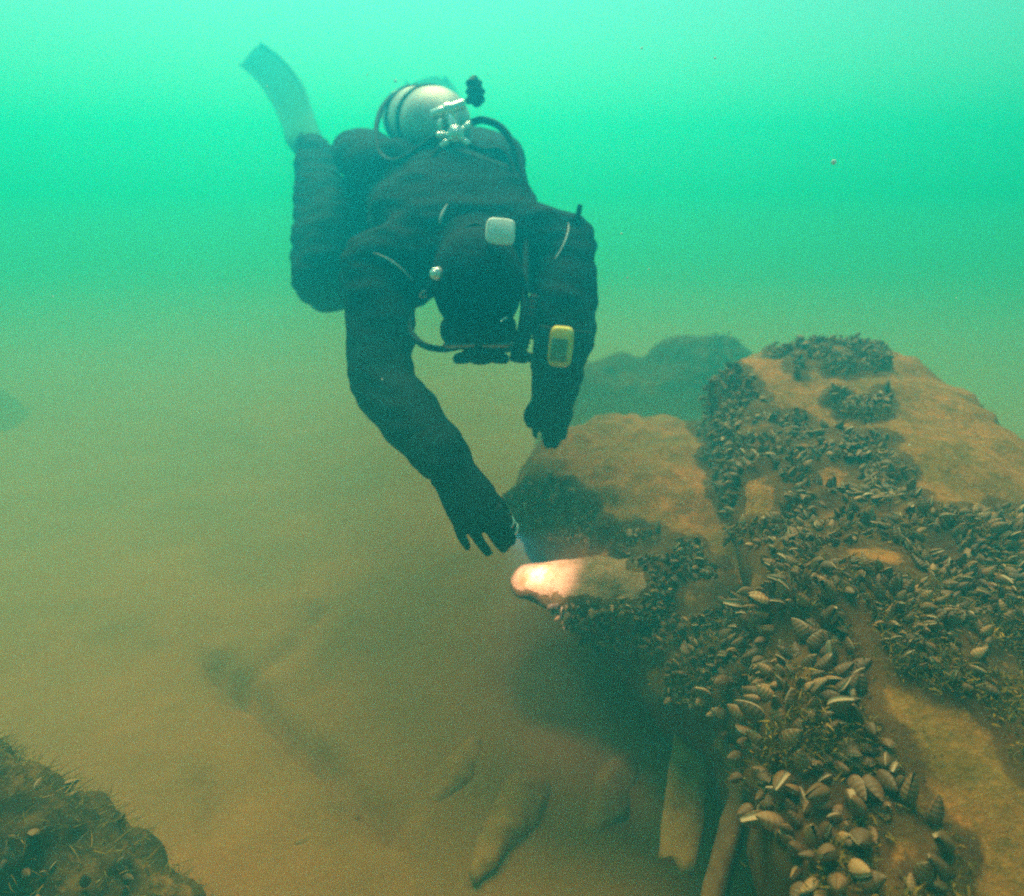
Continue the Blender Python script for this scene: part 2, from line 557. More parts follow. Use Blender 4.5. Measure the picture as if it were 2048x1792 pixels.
# ------------------------------------------------------------------ mussels
def mussel_mesh(name, gape, fat, bend):
    """two valves hinged at the pointed end; long axis z, gape facing +y. unit length"""
    nu, nv = 12, 8
    def hh(u): return (.30 * math.sin(math.pi * min(1, u ** .72)) ** .75 if 0 < u < 1 else 0)
    vs, fs, mi, ring = [], [], [], []
    for sgn in (1, -1):
        b = len(vs)
        ca, sa = math.cos(gape * sgn), math.sin(gape * sgn)
        for i in range(nu + 1):
            u = i / nu
            for j in range(nv + 1):
                wv = -1 + 2 * j / nv
                y = hh(u) * wv + bend * math.sin(math.pi * u)
                t = fat * (math.sin(math.pi * u ** .6) ** .8 if 0 < u < 1 else 0) * max(0, 1 - wv * wv) ** .55 * (1 - .25 * wv)
                x = sgn * (t + .004)
                yy = y + .30
                x2 = x * ca + yy * sa; y2 = -x * sa + yy * ca
                vs.append(Vector((x2, y2 - .30, u)))
                ring.append(math.sqrt((u * .9) ** 2 + (wv * .25 * u) ** 2))
        for i in range(nu):
            for j in range(nv):
                f = (b + i * (nv + 1) + j, b + i * (nv + 1) + j + 1, b + (i + 1) * (nv + 1) + j + 1, b + (i + 1) * (nv + 1) + j)
                fs.append(f if sgn > 0 else tuple(reversed(f))); mi.append(0)
    # pale lip filling the gape
    b0 = 0; b1 = (nu + 1) * (nv + 1)
    L = len(vs)
    for i in range(nu + 1):
        p = vs[i * (nv + 1) + nv]; q = vs[b1 + i * (nv + 1) + nv]
        ins = Vector((0, -.012, 0))
        for v in (p, p + ins, q + ins, q): vs.append(v.copy()); ring.append(.3)
    for i in range(nu):
        for j in range(3):
            fs.append((L + i * 4 + j, L + i * 4 + j + 1, L + i * 4 + 4 + j + 1, L + i * 4 + 4 + j)); mi.append(1)
    return vs, fs, mi, ring
VAR = [mussel_mesh('m', g, f, b) for g, f, b in ((.05, .20, .03), (.12, .18, .05), (.20, .17, .02), (.03, .23, -.02), (.09, .21, .06))]
def put_mesh(name, vs, fs, mi, ring):
    me = bpy.data.meshes.new(name); me.from_pydata(vs, [], fs)
    me.polygons.foreach_set('material_index', mi)
    me.polygons.foreach_set('use_smooth', [True] * len(fs))
    a = me.attributes.new('ring', 'FLOAT', 'POINT'); a.data.foreach_set('value', ring)
    me.materials.append(M_MUSSEL); me.materials.append(M_MANTLE); me.update()
    return me
VARM = [put_mesh('mussel', *v) for v in VAR]

PATCH = [
    ('front', [(1450, 1240), (1560, 1160), (1690, 1220), (1705, 1330), (1725, 1430), (1780, 1490), (1815, 1600), (1905, 1690), (1890, 1800), (1640, 1800), (1560, 1680), (1480, 1500), (1430, 1360)], 1.0),
    ('right', [(1770, 1100), (1860, 1030), (2060, 1020), (2060, 1220), (1970, 1290), (1940, 1370), (1860, 1375), (1790, 1330), (1750, 1230)], .9),
    ('broad', [(1400, 780), (1500, 760), (1560, 830), (1640, 850), (1780, 880), (1830, 960), (1830, 1040), (1890, 1060), (1800, 1130), (1740, 1200), (1660, 1200), (1560, 1160), (1500, 1090), (1450, 960), (1400, 880)], .85),
    ('ring', [(1540, 705), (1580, 670), (1660, 655), (1730, 640), (1768, 690), (1762, 740), (1690, 752), (1600, 745)], .9),
    ('ring', [(1655, 800), (1700, 780), (1770, 785), (1775, 825), (1735, 845), (1680, 830)], .9),
    ('far', [(1400, 690), (1480, 625), (1600, 600), (1650, 625), (1560, 650), (1450, 700)], .7),
    ('wall', [(1385, 700), (1440, 690), (1480, 760), (1470, 900), (1490, 1090), (1440, 980), (1390, 860)], .8),
    ('skirt', [(1130, 1080), (1190, 1050), (1290, 1062), (1400, 1105), (1470, 1180), (1500, 1230), (1440, 1300), (1440, 1420), (1330, 1390), (1230, 1310), (1130, 1240), (1100, 1190), (1180, 1205), (1280, 1210), (1300, 1160), (1250, 1110)], 1.0),
    ('edge', [(1010, 985), (1100, 965), (1190, 1010), (1190, 1060), (1130, 1085), (1040, 1070)], .6),
    ('weed', [(0, 1380), (60, 1440), (110, 1540), (190, 1640), (330, 1720), (300, 1800), (0, 1800)], .02),
    ('', [(1925, 1300), (2060, 1215), (2060, 1580), (2010, 1470), (1980, 1420)], .4),  # weedy corner without mussels; its shade is painted in as dark cover
]
LAB = {
    'front': 'brown mussel in the thick band along the boulder\'s near lower edge',
    'right': 'brown mussel in the clump right of the bare sandy strip on the boulder',
    'broad': 'brown mussel in the broad weedy bed across the middle of the boulder',
    'ring': 'mussel in the two dark clumps on the far top of the big boulder',
    'far': 'hazy mussel along the farthest top edge of the boulder',
    'wall': 'shaded mussel on the steep side of the big boulder',
    'skirt': 'small mussel on the skirt of the low boulder behind the torch lit stone',
    'edge': 'small dark mussel on the low boulder just behind the torch hand',
    'weed': 'dim mussel in the weed on the lower left boulder'}
def cast(px, py):
    d = ray(px, py); best = None
    for o, t in ROCKS:
        h = t.ray_cast(CAM, d, 6)
        if h[0] is not None and (best is None or h[3] < best[3]): best = (h[0], h[1], o, h[3])
    return best
def lump(p):
    return .022 * max(0, noise.noise(p * 11 + Vector((4, 4, 4))) + .25) + .012 * max(0, noise.noise(p * 25))
cells = {}
def free(p, r):
    k = tuple(int(math.floor(c / .02)) for c in p)
    for a in (-1, 0, 1):
        for b in (-1, 0, 1):
            for c in (-1, 0, 1):
                for q, rr in cells.get((k[0] + a, k[1] + b, k[2] + c), ()):
                    if (q - p).length < (r + rr) * .5: return False
    cells.setdefault(k, []).append((p, r)); return True
mus = []; growth_shade = []
for name, P, dens in PATCH:
    x0 = min(p[0] for p in P); x1 = max(p[0] for p in P); y0 = min(p[1] for p in P); y1 = max(p[1] for p in P)
    for _ in range(int(9000 * dens)):
        x = random.uniform(x0, x1); y = random.uniform(y0, y1)
        jx = 16 * noise.noise(Vector((x * .02, y * .02, 1))) + 16 * noise.noise(Vector((x * .07, y * .07, 3))); jy = 16 * noise.noise(Vector((x * .02, y * .02, 9))) + 16 * noise.noise(Vector((x * .07, y * .07, 5)))
        if not inpoly(x + jx, y + jy, P): continue
        h = cast(x, y)
        if not h: continue
        p, nn, o, dist = h
        # bald and weedy gaps inside a patch
        if noise.noise(p * 13 + Vector((2, 5, 1))) > (.27 if name == 'front' else -.02 + dens * .17): continue
        if random.random() > .25 + dens * .75: continue
        ln = random.choice((.019, .022, .025, .028, .031, .035)) * random.uniform(.9, 1.12)
        growth_shade.append((p, o))
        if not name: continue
        if name in ('skirt', 'edge'): ln *= .66
        elif name != 'front': ln *= .7
        if not free(p, ln * .50): continue
        fl = noise.noise_vector(p * 16 + Vector((7, 7, 7)))
        ax = (nn * random.uniform(.35, 1) + fl * 1.3 + Vector((random.gauss(0, .3), random.gauss(0, .3), random.gauss(0, .25)))).normalized()
        if ax.dot(nn) < .25: ax = (ax + nn * (.3 - ax.dot(nn))).normalized()
        M = basis(ax, Vector((random.gauss(0, 1), random.gauss(0, 1), random.gauss(0, 1)))).to_4x4()
        base = p - nn * ln * .2 + nn * (lump(p) + random.choice((0, 0, ln * .3)))
        mus.append((dist, name, Matrix.Translation(base) @ M @ Matrix.Diagonal((ln * random.uniform(.9, 1.15), ln, ln, 1)), random.randrange(len(VAR))))
mus.sort(key=lambda q: -(q[2].to_scale().y / q[0]))
def vis_size(q): return q[2].to_scale().y / q[0]
for i, (dist, name, Mx, k) in enumerate(mus[:300]):
    o = bpy.data.objects.new('mussel', VARM[k]); COL.objects.link(o)
    o.matrix_world = Mx
    tag(o, LAB[name], 'mussel', 'mussels growing on the boulders')
vs, fs, mi, rg = [], [], [], []
for dist, name, Mx, k in mus[300:]:
    b = len(vs); V = VAR[k]
    vs.extend(Mx @ v for v in V[0]); fs.extend(tuple(i + b for i in f) for f in V[1]); mi.extend(V[2]); rg.extend(V[3])
so = bpy.data.objects.new('mussels', put_mesh('mussels', vs, fs, mi, rg)); COL.objects.link(so)
tag(so, 'mass of small brown mussels carpeting the farther boulder tops', 'mussels', 'mussels growing on the boulders', 'stuff')
print('MUSSELS', len(mus))

# where things grow, stone is brown and weedy; steep faces also get shade painted in
from mathutils.kdtree import KDTree
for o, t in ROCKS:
    pts = [p for p, q in growth_shade if q is o]
    a = o.data.attributes['growth_shade']
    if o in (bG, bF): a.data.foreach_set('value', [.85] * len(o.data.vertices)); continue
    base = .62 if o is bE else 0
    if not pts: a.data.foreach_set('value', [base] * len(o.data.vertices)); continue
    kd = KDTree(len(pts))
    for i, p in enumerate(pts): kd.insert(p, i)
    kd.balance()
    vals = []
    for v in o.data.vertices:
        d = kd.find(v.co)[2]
        b2 = 1 if v.normal.z < .3 else base  # steep and overhanging faces: weed cover doubling as painted-in shade
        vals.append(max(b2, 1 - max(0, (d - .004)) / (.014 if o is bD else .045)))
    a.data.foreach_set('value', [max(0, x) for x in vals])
    ns = [v.normal.copy() for v in o.data.vertices]
    for v, nn in zip(o.data.vertices, ns):
        k = max(0, 1 - max(0, kd.find(v.co)[2] - .004) / .025)
        if k > 0: v.co = v.co + nn * lump(v.co) * k
    o.data.update()

# ------------------------------------------------------------------ weed
def m_weed():
    m, nt, b = mat('algae', .9, .1)
    gi = N(nt, 'ShaderNodeNewGeometry')
    nt.links.new(ramp(nt, gi.outputs['Random Per Island'], [(0, (.08, .05, .006)), (.4, (.18, .11, .010)), (.75, (.28, .15, .014)), (1, (.42, .20, .03))]), b.inputs['Base Color'])
    return m
M_WEED = m_weed()
wd = MB()
def blade(p, nn, ln, wid):
    d = (nn + Vector((random.gauss(0, .6), random.gauss(0, .6), random.gauss(0, .35)))).normalized()
    s_ = d.orthogonal().normalized(); s_.rotate(Quaternion(d, random.uniform(0, 6.28)))
    bend = Vector((random.gauss(0, .5), random.gauss(0, .5), -.25)) * ln
    q = p - nn * .002
    a = q + d * ln * .5 + bend * .2; c = q + d * ln + bend * .7
    wd.add([q - s_ * wid, q + s_ * wid, a + s_ * wid * .8, a - s_ * wid * .8, c], [(0, 1, 2, 3), (3, 2, 4)])
for p, o in growth_shade:
    if random.random() < .75:
        d = (p - CAM).length
        t = noise.noise(p * 9 + Vector((1, 2, 3)))
        if t > -.25:
            nn = Vector((0, -.3, 1)).normalized()
            for _ in range(5):
                q = p + nn * lump(p) + Vector((random.gauss(0, .008), random.gauss(0, .008), random.gauss(0, .003)))
                blade(q, nn, random.uniform(.004, .013), random.uniform(.0005, .0012))
def fuzz(obj, count, lo, hi, thr, up=-1):
    me = obj.data; polys = me.polygons
    for _ in range(count):
        f = polys[random.randrange(len(polys))]
        c = f.center
        if f.normal.z < up: continue
        if noise.noise(c * 7 + Vector((5, 1, 0))) < thr: continue
        dirv = (c - CAM); 
        if dirv.dot(f.normal) > .3: continue
        blade(c + Vector((random.gauss(0, .006), random.gauss(0, .006), 0)), f.normal, random.uniform(lo, hi), random.uniform(.0004, .0008))
fuzz(bA, 26000, .004, .012, .0)
fuzz(bB, 6000, .004, .010, .05)
fuzz(bE, 26000, .008, .03, -.4)
fuzz(bG, 6000, .01, .03, -.5)
tag(wd.build('algae', M_WEED), 'short olive green weed growing on boulders', 'weed', kind='stuff')

# ------------------------------------------------------------------ diver
hip_c = Q(835, 365, 2.02)
person = empty('person', hip_c)
tag(person, 'scuba diver in black suit reaching down with torch above the boulders', 'diver')
shR = Q(755, 545, 1.50); elR = Q(768, 765, 1.40); wrR = Q(893, 925, 1.23)
shL = Q(1120, 500, 1.56); elL = Q(1128, 650, 1.44); wrL = Q(1108, 790, 1.47)
head = Q(955, 566, 1.34)
face = Vector((.03, -.38, -.92)).normalized()
crown = Vector((.0, -.92, .38)); crown = (crown - face * crown.dot(face)).normalized()
HM = basis(crown, Vector((1, 0, 0)))      # x right of picture, z to the crown; -y is where? computed below
pel = Q(830, 365, 2.05); waist = Q(865, 395, 1.86); chest = Q(915, 440, 1.64); upper = Q(940, 490, 1.53); neck = Q(950, 530, 1.44)
bd = MB()
X = Vector((1, 0.05, 0.03))
bd.loft([pel, waist, chest, upper], [(.175, .135), (.185, .14), (.21, .15), (.185, .12)], side=X, n=28)
bd.loft([upper, neck, head], [(.10, .085), (.07, .07), (.065, .07)], side=X, n=20)
bd.ell(head, (.078, .095, .108), HM)
# face: brow, nose, mouth, chin, ears under hood and mask
bd.ell(head + face * .085 - crown * .015, (.014, .02, .026), HM, 12, 8)
bd.ell(head + face * .07 - crown * .065, (.034, .024, .022), HM, 14, 8)
bd.ell(head + face * .055 - crown * .095, (.032, .03, .022), HM, 14, 8)
for sx in (-1, 1):
    bd.ell(head + Vector((sx * .08, 0, 0)) - crown * .01, (.012, .022, .03), HM, 12, 8)
# arms
for sh, el, wr, sx in ((shR, elR, wrR, -1), (shL, elL, wrL, 1)):
    bd.loft([upper + Vector((sx * .10, .02, 0)), upper.lerp(sh, .75), sh], [.10, .098, .088], n=20)
    mid = sh.lerp(el, .5); m2 = el.lerp(wr, .45)
    bd.loft(spline([sh, mid, el, m2, wr], 5), [.085 - .0017 * i for i in range(21)], n=20)
# legs: right leg folded with the knee out to the side, left leg trailing behind
hipR = Q(775, 375, 2.05); knR = Q(652, 555, 1.93); anR = Q(634, 318, 2.30)
hipL = Q(905, 350, 2.10); knL = Q(940, 330, 2.50); anL = Q(900, 250, 2.85)
for hp, kn, an in ((hipR, knR, anR), (hipL, knL, anL)):
    bd.loft(spline([hp, hp.lerp(kn, .5), kn], 5), [.125 - .0025 * i for i in range(11)], n=20)
    bd.loft(spline([kn, kn.lerp(an, .4), an], 5), [.100 - .0028 * i for i in range(11)], n=20)
tipR = Q(515, 112, 3.7); footR = anR + (tipR - anR).normalized() * .2; footL = Q(880, 215, 3.0)
bd.loft([anR, anR.lerp(footR, .5), footR], [.062, .06, .045], n=16)
bd.loft([anL, anL.lerp(footL, .5), footL], [.062, .06, .045], n=16)
# hands (gloved): palm + five separate fingers
def hand(mb, wr, knuck, side, palm_n, fingers, thumb):
    """fingers: list of (root offset along side, [points])"""
    mb.loft([wr, wr.lerp(knuck, .35), wr.lerp(knuck, .75), knuck], [(.038, .032), (.046, .027), (.052, .025), (.050, .021)], side=side, n=18)
    for pts, r in fingers:
        mb.loft(spline(pts, 3), [r * (1 - .025 * i) for i in range((len(pts) - 1) * 3 + 1)], n=12)
    mb.loft(spline(thumb, 3), [.0155 * (1 - .02 * i) for i in range((len(thumb) - 1) * 3 + 1)], n=12)
# right hand: palm hangs towards the torch, fingers reach down to the stone
kR = Q(958, 1030, 1.185)
sR = (Q(1010, 1012, 1.18) - Q(912, 1048, 1.20)).normalized()
fr = [([Q(915, 1030, 1.205), Q(918, 1062, 1.20), Q(930, 1085, 1.205), Q(936, 1096, 1.215)], .0105),
      ([Q(938, 1035, 1.19), Q(950, 1068, 1.18), Q(966, 1092, 1.19), Q(976, 1106, 1.205)], .0115),
      ([Q(965, 1030, 1.18), Q(982, 1062, 1.17), Q(998, 1086, 1.185), Q(1008, 1100, 1.21)], .0115),
      ([Q(988, 1018, 1.18), Q(1006, 1048, 1.165), Q(1022, 1070, 1.18), Q(1026, 1084, 1.205)], .011)]
hand(bd, wrR, kR, sR, None, fr, [Q(950, 985, 1.21), Q(988, 1000, 1.24), Q(1010, 1030, 1.26), Q(1018, 1055, 1.262)])
# left hand: hangs relaxed, slightly curled
kL = Q(1100, 838, 1.50)
sL = Vector((1, 0, .02))
fl = [([Q(1072, 832, 1.50), Q(1068, 850, 1.50), Q(1069, 866, 1.515), Q(1073, 874, 1.53)], .010),
      ([Q(1092, 840, 1.50), Q(1091, 864, 1.50), Q(1092, 884, 1.515), Q(1094, 892, 1.535)], .011),
      ([Q(1110, 840, 1.50), Q(1111, 862, 1.49), Q(1111, 884, 1.505), Q(1110, 893, 1.525)], .011),
      ([Q(1127, 834, 1.50), Q(1129, 852, 1.495), Q(1128, 868, 1.51), Q(1126, 876, 1.53)], .0105)]
hand(bd, wrL, kL, sL, None, fl, [Q(1078, 806, 1.48), Q(1062, 820, 1.46), Q(1058, 836, 1.45), Q(1062, 848, 1.45)])
body = fused(bd, 'body', .0065, 5)
def suit_folds(co, nn):
    a = .009 * noise.noise(co * 10) + .008 * noise.noise(Vector((co.x * 14, co.y * 14, co.z * 42)))
    k = 1
    for h_ in (kR, kL):
        if (co - h_).length < .11: k = .12
    if (co - head).length < .14: k = .3
    return a * k
displace(body, suit_folds)
BB = bvh(body)
for v in body.vertices: v.co = v.co - hip_c
body.update()
link('body', body, M_SUIT, person)
def on_body(px, py, lift=.002):
    h = BB.ray_cast(CAM, ray(px, py), 6)
    return (h[0] + h[1] * lift, h[1]) if h[0] is not None else (None, None)

# hood
hd = MB()
hd.ell(head, (.092, .108, .118), HM, 28, 18)
hd.loft([head.lerp(neck, .4), neck, neck.lerp(upper, .6)], [(.085, .085), (.088, .09), (.12, .10)], side=X, n=22)
hm = fused(hd, 'hood', .008, 5)
displace(hm, lambda co, nn: .003 * noise.noise(co * 26))
HB = bvh(hm)
for v in hm.vertices: v.co = v.co - hip_c
link('hood', hm, M_SUIT, person)
# mask: skirt, lens, strap
fm = basis(face, Vector((1, 0, 0)))
mk = MB()
mc = head + face * .098 + crown * .012
mk.rbox(mc, fm, (.150, .080, .055), .4, 4)
mask = mk.build('mask', M_RUBBER, person)
for sx in (-1, 1):
    g = MB(); g.rbox(mc + face * .031 + Vector((sx * .038, 0, 0)), fm, (.062, .062, .006), .3, 2)
    g.build('lens', M_GLASS, mask)
st = MB()
pts = []
for i in range(25):
    a = math.pi * i / 24
    pts.append(head + Vector((math.cos(a) * .097, 0, 0)) - face * (math.sin(a) * .113) + face * .03 * abs(math.cos(a)) + crown * .012)
st.loft(pts, [(.013, .004)] * 25, side=crown, n=8)
st.build('mask_strap', M_RUBBER, mask)
# white reflective patch, round light, piping, sleeve cuffs
def surf(px, py, tree=None, lift=.002):
    best = None
    for t in (BB, HB):
        h = t.ray_cast(CAM, ray(px, py), 6)
        if h[0] is not None and (best is None or h[3] < best[3]): best = h
    return best[0] + best[1] * lift, best[1]
pp, pn = surf(1001, 463)
lp = MB()
pp = CAM + ray(1001, 463) * (min((surf(1001 + a, 463 + b)[0] - CAM).length for a in (-26, 0, 26) for b in (-20, 0, 20)) - .002)
plate(lp, pp, basis(pn.lerp(-ray(1001, 463), .75), Vector((1, 0, -.05))), .054, .047, .012)
lp.build('reflective_patch', M_WHITE, person)
pp, pn = surf(878, 548)
lz = MB(); dn = pn.lerp(-ray(878, 548), .6).normalized()
lz.cyl(pp - dn * .004, pp + dn * .016, .0135, .011)
lz.cyl(pp + dn * .014, pp + dn * .022, .006)
lz.build('suit_valve', M_CHROME, person)
def strip(name, pix, r, m):
    pts = [surf(x, y, lift=.003)[0] for x, y in pix]
    mb = MB(); n = len(pts)
    mb.loft(spline(pts, 3), [r * (.35 + .65 * math.sin(math.pi * min(1, max(0, i / (3 * (n - 1)))))) for i in range(3 * (n - 1) + 1)], n=6)
    mb.build(name, m, person)
strip('piping_glint', [(748, 506), (768, 514), (790, 527), (810, 543), (826, 560)], .0028, M_PIPE_GLINT)
strip('piping_glint', [(1136, 448), (1136, 462), (1131, 482), (1122, 502), (1110, 520)], .0020, M_PIPE_GLINT)
strip('piping_glint', [(895, 411), (888, 424), (882, 438), (880, 448)], .0042, M_PIPE_GLINT)  # highlight on the hood, painted as a pale strip; no piping here
for x, y in ((1003, 640), (846, 583)):
    q, qn = surf(x, y, lift=.006); rr = MB(); e1 = qn.orthogonal().normalized(); e2 = qn.cross(e1)
    rr.loft([q + e1 * (.011 * math.cos(2 * math.pi * i / 16)) + e2 * (.009 * math.sin(2 * math.pi * i / 16)) for i in range(17)], [.0022] * 17, n=8)
    rr.build('d_ring', M_CHROME, person)
for wr, el in ((wrR, elR), (wrL, elL)):
    d = (el - wr).normalized(); mb = MB(); c = wr + d * .03
    mb.loft([c - d * .026, c - d * .012, c, c + d * .014, c + d * .03], [.045, .053, .051, .055, .053], n=24)
    me = mb.mesh('cuff', True, hip_c)
    displace(me, lambda co, nn: .004 * noise.noise(co * 40))
    link('cuff', me, M_GLOVE, person)
# wrist computer
c0, cn = on_body(1122, 691)
if c0 is None: c0, cn = Q(1122, 691, 1.38), Vector((0, -1, 0))
cdir = (-ray(1122, 691)).lerp(cn, .25).normalized()
upv = (Q(1126, 655, 1.4) - Q(1118, 728, 1.4)).normalized()
CM = basis(cdir, upv.cross(cdir))
cc = c0 + cdir * .012
mb = MB(); plate(mb, cc, CM, .050, .082, .026, 4.5); comp = mb.build('dive_computer', M_YELLOW, person)
mb = MB(); mb.rbox(cc + cdir * .0125 - CM @ Vector((.003, .006, 0)), CM, (.033, .046, .004), .3, 2); mb.build('screen', M_SCREEN, comp)
mb = MB()
fa = (elL - wrL).normalized()
ac = c0 - cn * .055
for off in (0,):
    ring = []
    e1 = (cdir - fa * cdir.dot(fa)).normalized(); e2 = fa.cross(e1)
    for i in range(29):
        a = 2 * math.pi * i / 28
        ring.append(ac + e1 * (.064 * math.cos(a)) + e2 * (.062 * math.sin(a)))
    mb.loft(ring, [(.013, .003)] * 29, side=fa, n=8)
mb.build('computer_strap', M_RUBBER, comp)
# fins
def fin(foot, tip, side, w0, w1):
    mb = MB(); d = tip - foot; nrm = d.cross(side).normalized()
    bow = nrm * .05
    P = [foot - d * .03, foot + d * .08, foot + d * .2 + bow * .5, foot + d * .5 + bow + side * .02, foot + d * .8 + bow * .4 + side * .015, tip - bow * .6 - side * .02]
    mb.loft(spline(P, 3), [(w, t) for w, t in zip([.05 + (w1 - .05) * math.sin(math.pi * (.06 + .80 * i / 15)) for i in range(16)], [.042 - .036 * min(1, i / 7) for i in range(16)])], side=side, n=20)
    for sx in (-1, 1):
        mb.loft(spline([p + side * sx * min(w1 * .96, .045 + .055 * i * w1 / .1 * .45) for i, p in enumerate(P[1:])], 3), [.009] * 13, n=8)
    me = fused(mb, 'fin', .006, 2)
    for v in me.vertices: v.co = v.co - hip_c
    link('fin', me, M_FIN, person)
fin(footR, tipR, Vector((.78, 0, .62)).normalized(), .06, .085)
fin(footL, Q(860, 170, 3.6), Vector((1, 0, .1)).normalized(), .06, .11)

# ------------------------------------------------------------------ scuba set
vtop = Q(905, 255, 1.60); tb = Q(800, 232, 2.28)
scuba = empty('scuba_set', vtop)
tag(scuba, 'silver scuba tank with chrome valve and black hoses on the diver\'s back', 'scuba tank')
ax = (vtop - tb).normalized()
nk = vtop - ax * .075
def along(t): return nk - ax * t
mb = MB()
mb.loft([along(.58), along(.52), along(.12), along(.085), along(.05), along(.025), along(.01), along(-.01)], [.082, .089, .089, .086, .072, .05, .03, .022], n=36, cap=False)
mb.build('cylinder', M_STEEL, scuba)
# buoyancy wing wrapped under the tank
mb = MB()
for sx in (-1, 1):
    mb.loft(spline([along(.02) + Vector((sx * .06, 0, -.10)), along(.12) + Vector((sx * .15, 0, -.10)), along(.32) + Vector((sx * .18, 0, -.09)), along(.5) + Vector((sx * .12, 0, -.09))], 4),
            [(.065, .055)] * 2 + [(.09, .07)] * 9 + [(.07, .055)] * 2, side=(1, 0, 0), n=18)
mb.loft([along(.05) + Vector((0, 0, -.12)), along(.5) + Vector((0, 0, -.12))], [(.14, .035), (.14, .035)], side=(1, 0, 0), n=18)
wm = fused(mb, 'buoyancy_wing', .01, 5)
displace(wm, lambda co, nn: .008 * noise.noise(co * 13))
for v in wm.vertices: v.co = v.co - vtop
link('buoyancy_wing', wm, M_SUIT, scuba)
for t in (.20, .42):
    mb = MB()
    ring = []
    e1 = ax.orthogonal().normalized(); e2 = ax.cross(e1)
    for i in range(33):
        a = 2 * math.pi * i / 32; ring.append(along(t) + (e1 * math.cos(a) + e2 * math.sin(a)) * .092)
    mb.loft(ring, [(.022, .003)] * 33, side=ax, n=8)
    mb.build('tank_band', M_RUBBER, scuba)
# valve: stem, cross bar, black hand wheel
vb = Q(896, 222, 1.585)
mb = MB()
mb.cyl(nk - ax * .01, nk + ax * .03, .024); mb.cyl(nk + ax * .02, vb, .016)
mb.cyl(Q(863, 231, 1.585), Q(930, 207, 1.58), .0115)
mb.cyl(Q(888, 222, 1.585), Q(904, 217, 1.585), .0155)
mb.cyl(vb, Q(909, 262, 1.575), .0085)
mb.build('valve', M_CHROME, scuba)
mb = MB()
k0 = Q(932, 206, 1.58); k1 = Q(948, 190, 1.575); kd_ = (k1 - k0).normalized()
mb.cyl(k0, k1, .008)
kp = Q(951, 183, 1.572)
kM = basis(Vector((.75, -.5, .2)), Vector((0, 0, 1)))
for i in range(8):
    a = 2 * math.pi * i / 8
    mb.ell(kp + kM @ Vector((.026 * math.cos(a), .020 * math.sin(a), 0)), (.009, .009, .014), kM, 10, 8)
mb.ell(kp, (.028, .021, .016), kM)
fw = fused(mb, 'handwheel', .0035, 2)
for v in fw.vertices: v.co = v.co - vtop
link('handwheel', fw, M_RUBBER, scuba)
# first stage with ports
fs_c = Q(912, 268, 1.565); fd = (-ray(912, 268)).lerp(Vector((0, 0, 1)), .15).normalized()
mb = MB()
mb.cyl(fs_c - fd * .03, fs_c + fd * .008, .0195); mb.cyl(fs_c + fd * .006, fs_c + fd * .016, .013); mb.cyl(fs_c + fd * .014, fs_c + fd * .02, .006)
ports = [(873, 271), (881, 294), (943, 246), (938, 290)]
for x, y in ports:
    e = Q(x, y, 1.572); b_ = fs_c.lerp(e, .35)
    mb.cyl(fs_c, fs_c.lerp(e, .62), .0055); mb.cyl(fs_c.lerp(e, .55), e, .0078)
mb.build('first_stage', M_CHROME, scuba)
def hose(pts, r=.0075, name='hose'):
    mb = MB(); P = spline(pts, 6); mb.loft(P, [r] * len(P), n=10); mb.build(name, M_RUBBER, scuba)
hose([Q(943, 246, 1.572), Q(965, 240, 1.57), Q(1002, 255, 1.57), Q(1032, 300, 1.56), Q(1046, 350, 1.54), Q(1054, 400, 1.52), Q(1052, 470, 1.47), Q(1050, 560, 1.41), Q(1046, 640, 1.37), Q(1030, 690, 1.36), Q(1000, 698, 1.36)], .0085)
hose([Q(938, 290, 1.572), Q(965, 300, 1.58), Q(1000, 300, 1.60), Q(1022, 330, 1.60), Q(1032, 370, 1.58), Q(1045, 420, 1.54)], .007)
hose([Q(881, 294, 1.572), Q(865, 318, 1.56), Q(835, 400, 1.56), Q(826, 520, 1.50), Q(818, 640, 1.42), Q(838, 684, 1.345), Q(880, 698, 1.345), Q(925, 692, 1.36)], .007)
hose([Q(873, 271, 1.572), Q(800, 320, 1.62), Q(762, 310, 1.68), Q(752, 265, 1.74), Q(762, 220, 1.80), Q(785, 190, 1.86)], .007)
# second stage and what hangs beside it
rc = head + face * .125 - crown * .06
mb = MB()
rM = fm
mb.cyl(rc - face * .03, rc + face * .02, .036, .033, 24, .3)
mb.cyl(rc + face * .015, rc + face * .03, .024, .022, 24, .3)
for sx in (-1, 1):
    mb.loft([rc + Vector((sx * .015, 0, -.005)), rc + Vector((sx * .035, .005, -.018)), rc + Vector((sx * .052, .01, -.022))], [(.016, .012), (.015, .011), (.012, .009)], side=face, n=12)
rg_ = fused(mb, 'second_stage', .004, 2)
for v in rg_.vertices: v.co = v.co - vtop
link('second_stage', rg_, M_RUBBER, scuba)
mb = MB()
inf = [Q(1068, 600, 1.40), Q(1060, 640, 1.38), Q(1048, 680, 1.37), Q(1040, 706, 1.37)]
P = spline(inf, 10)
mb.loft(P, [.013 + .003 * math.sin(i * 2.2) for i in range(len(P))], n=14)
mb.cyl(Q(1040, 700, 1.37), Q(1036, 724, 1.37), .019); mb.cyl(Q(1040, 712, 1.37), Q(1066, 716, 1.365), .010)
mb.build('inflator', M_RUBBER, scuba)
mb = MB()
mb.loft(spline([Q(1150, 470, 1.52), Q(1153, 445, 1.50), Q(1160, 412, 1.49)], 4), [(.009, .004)] * 9, n=8)
mb.build('strap_end', M_RUBBER, scuba)

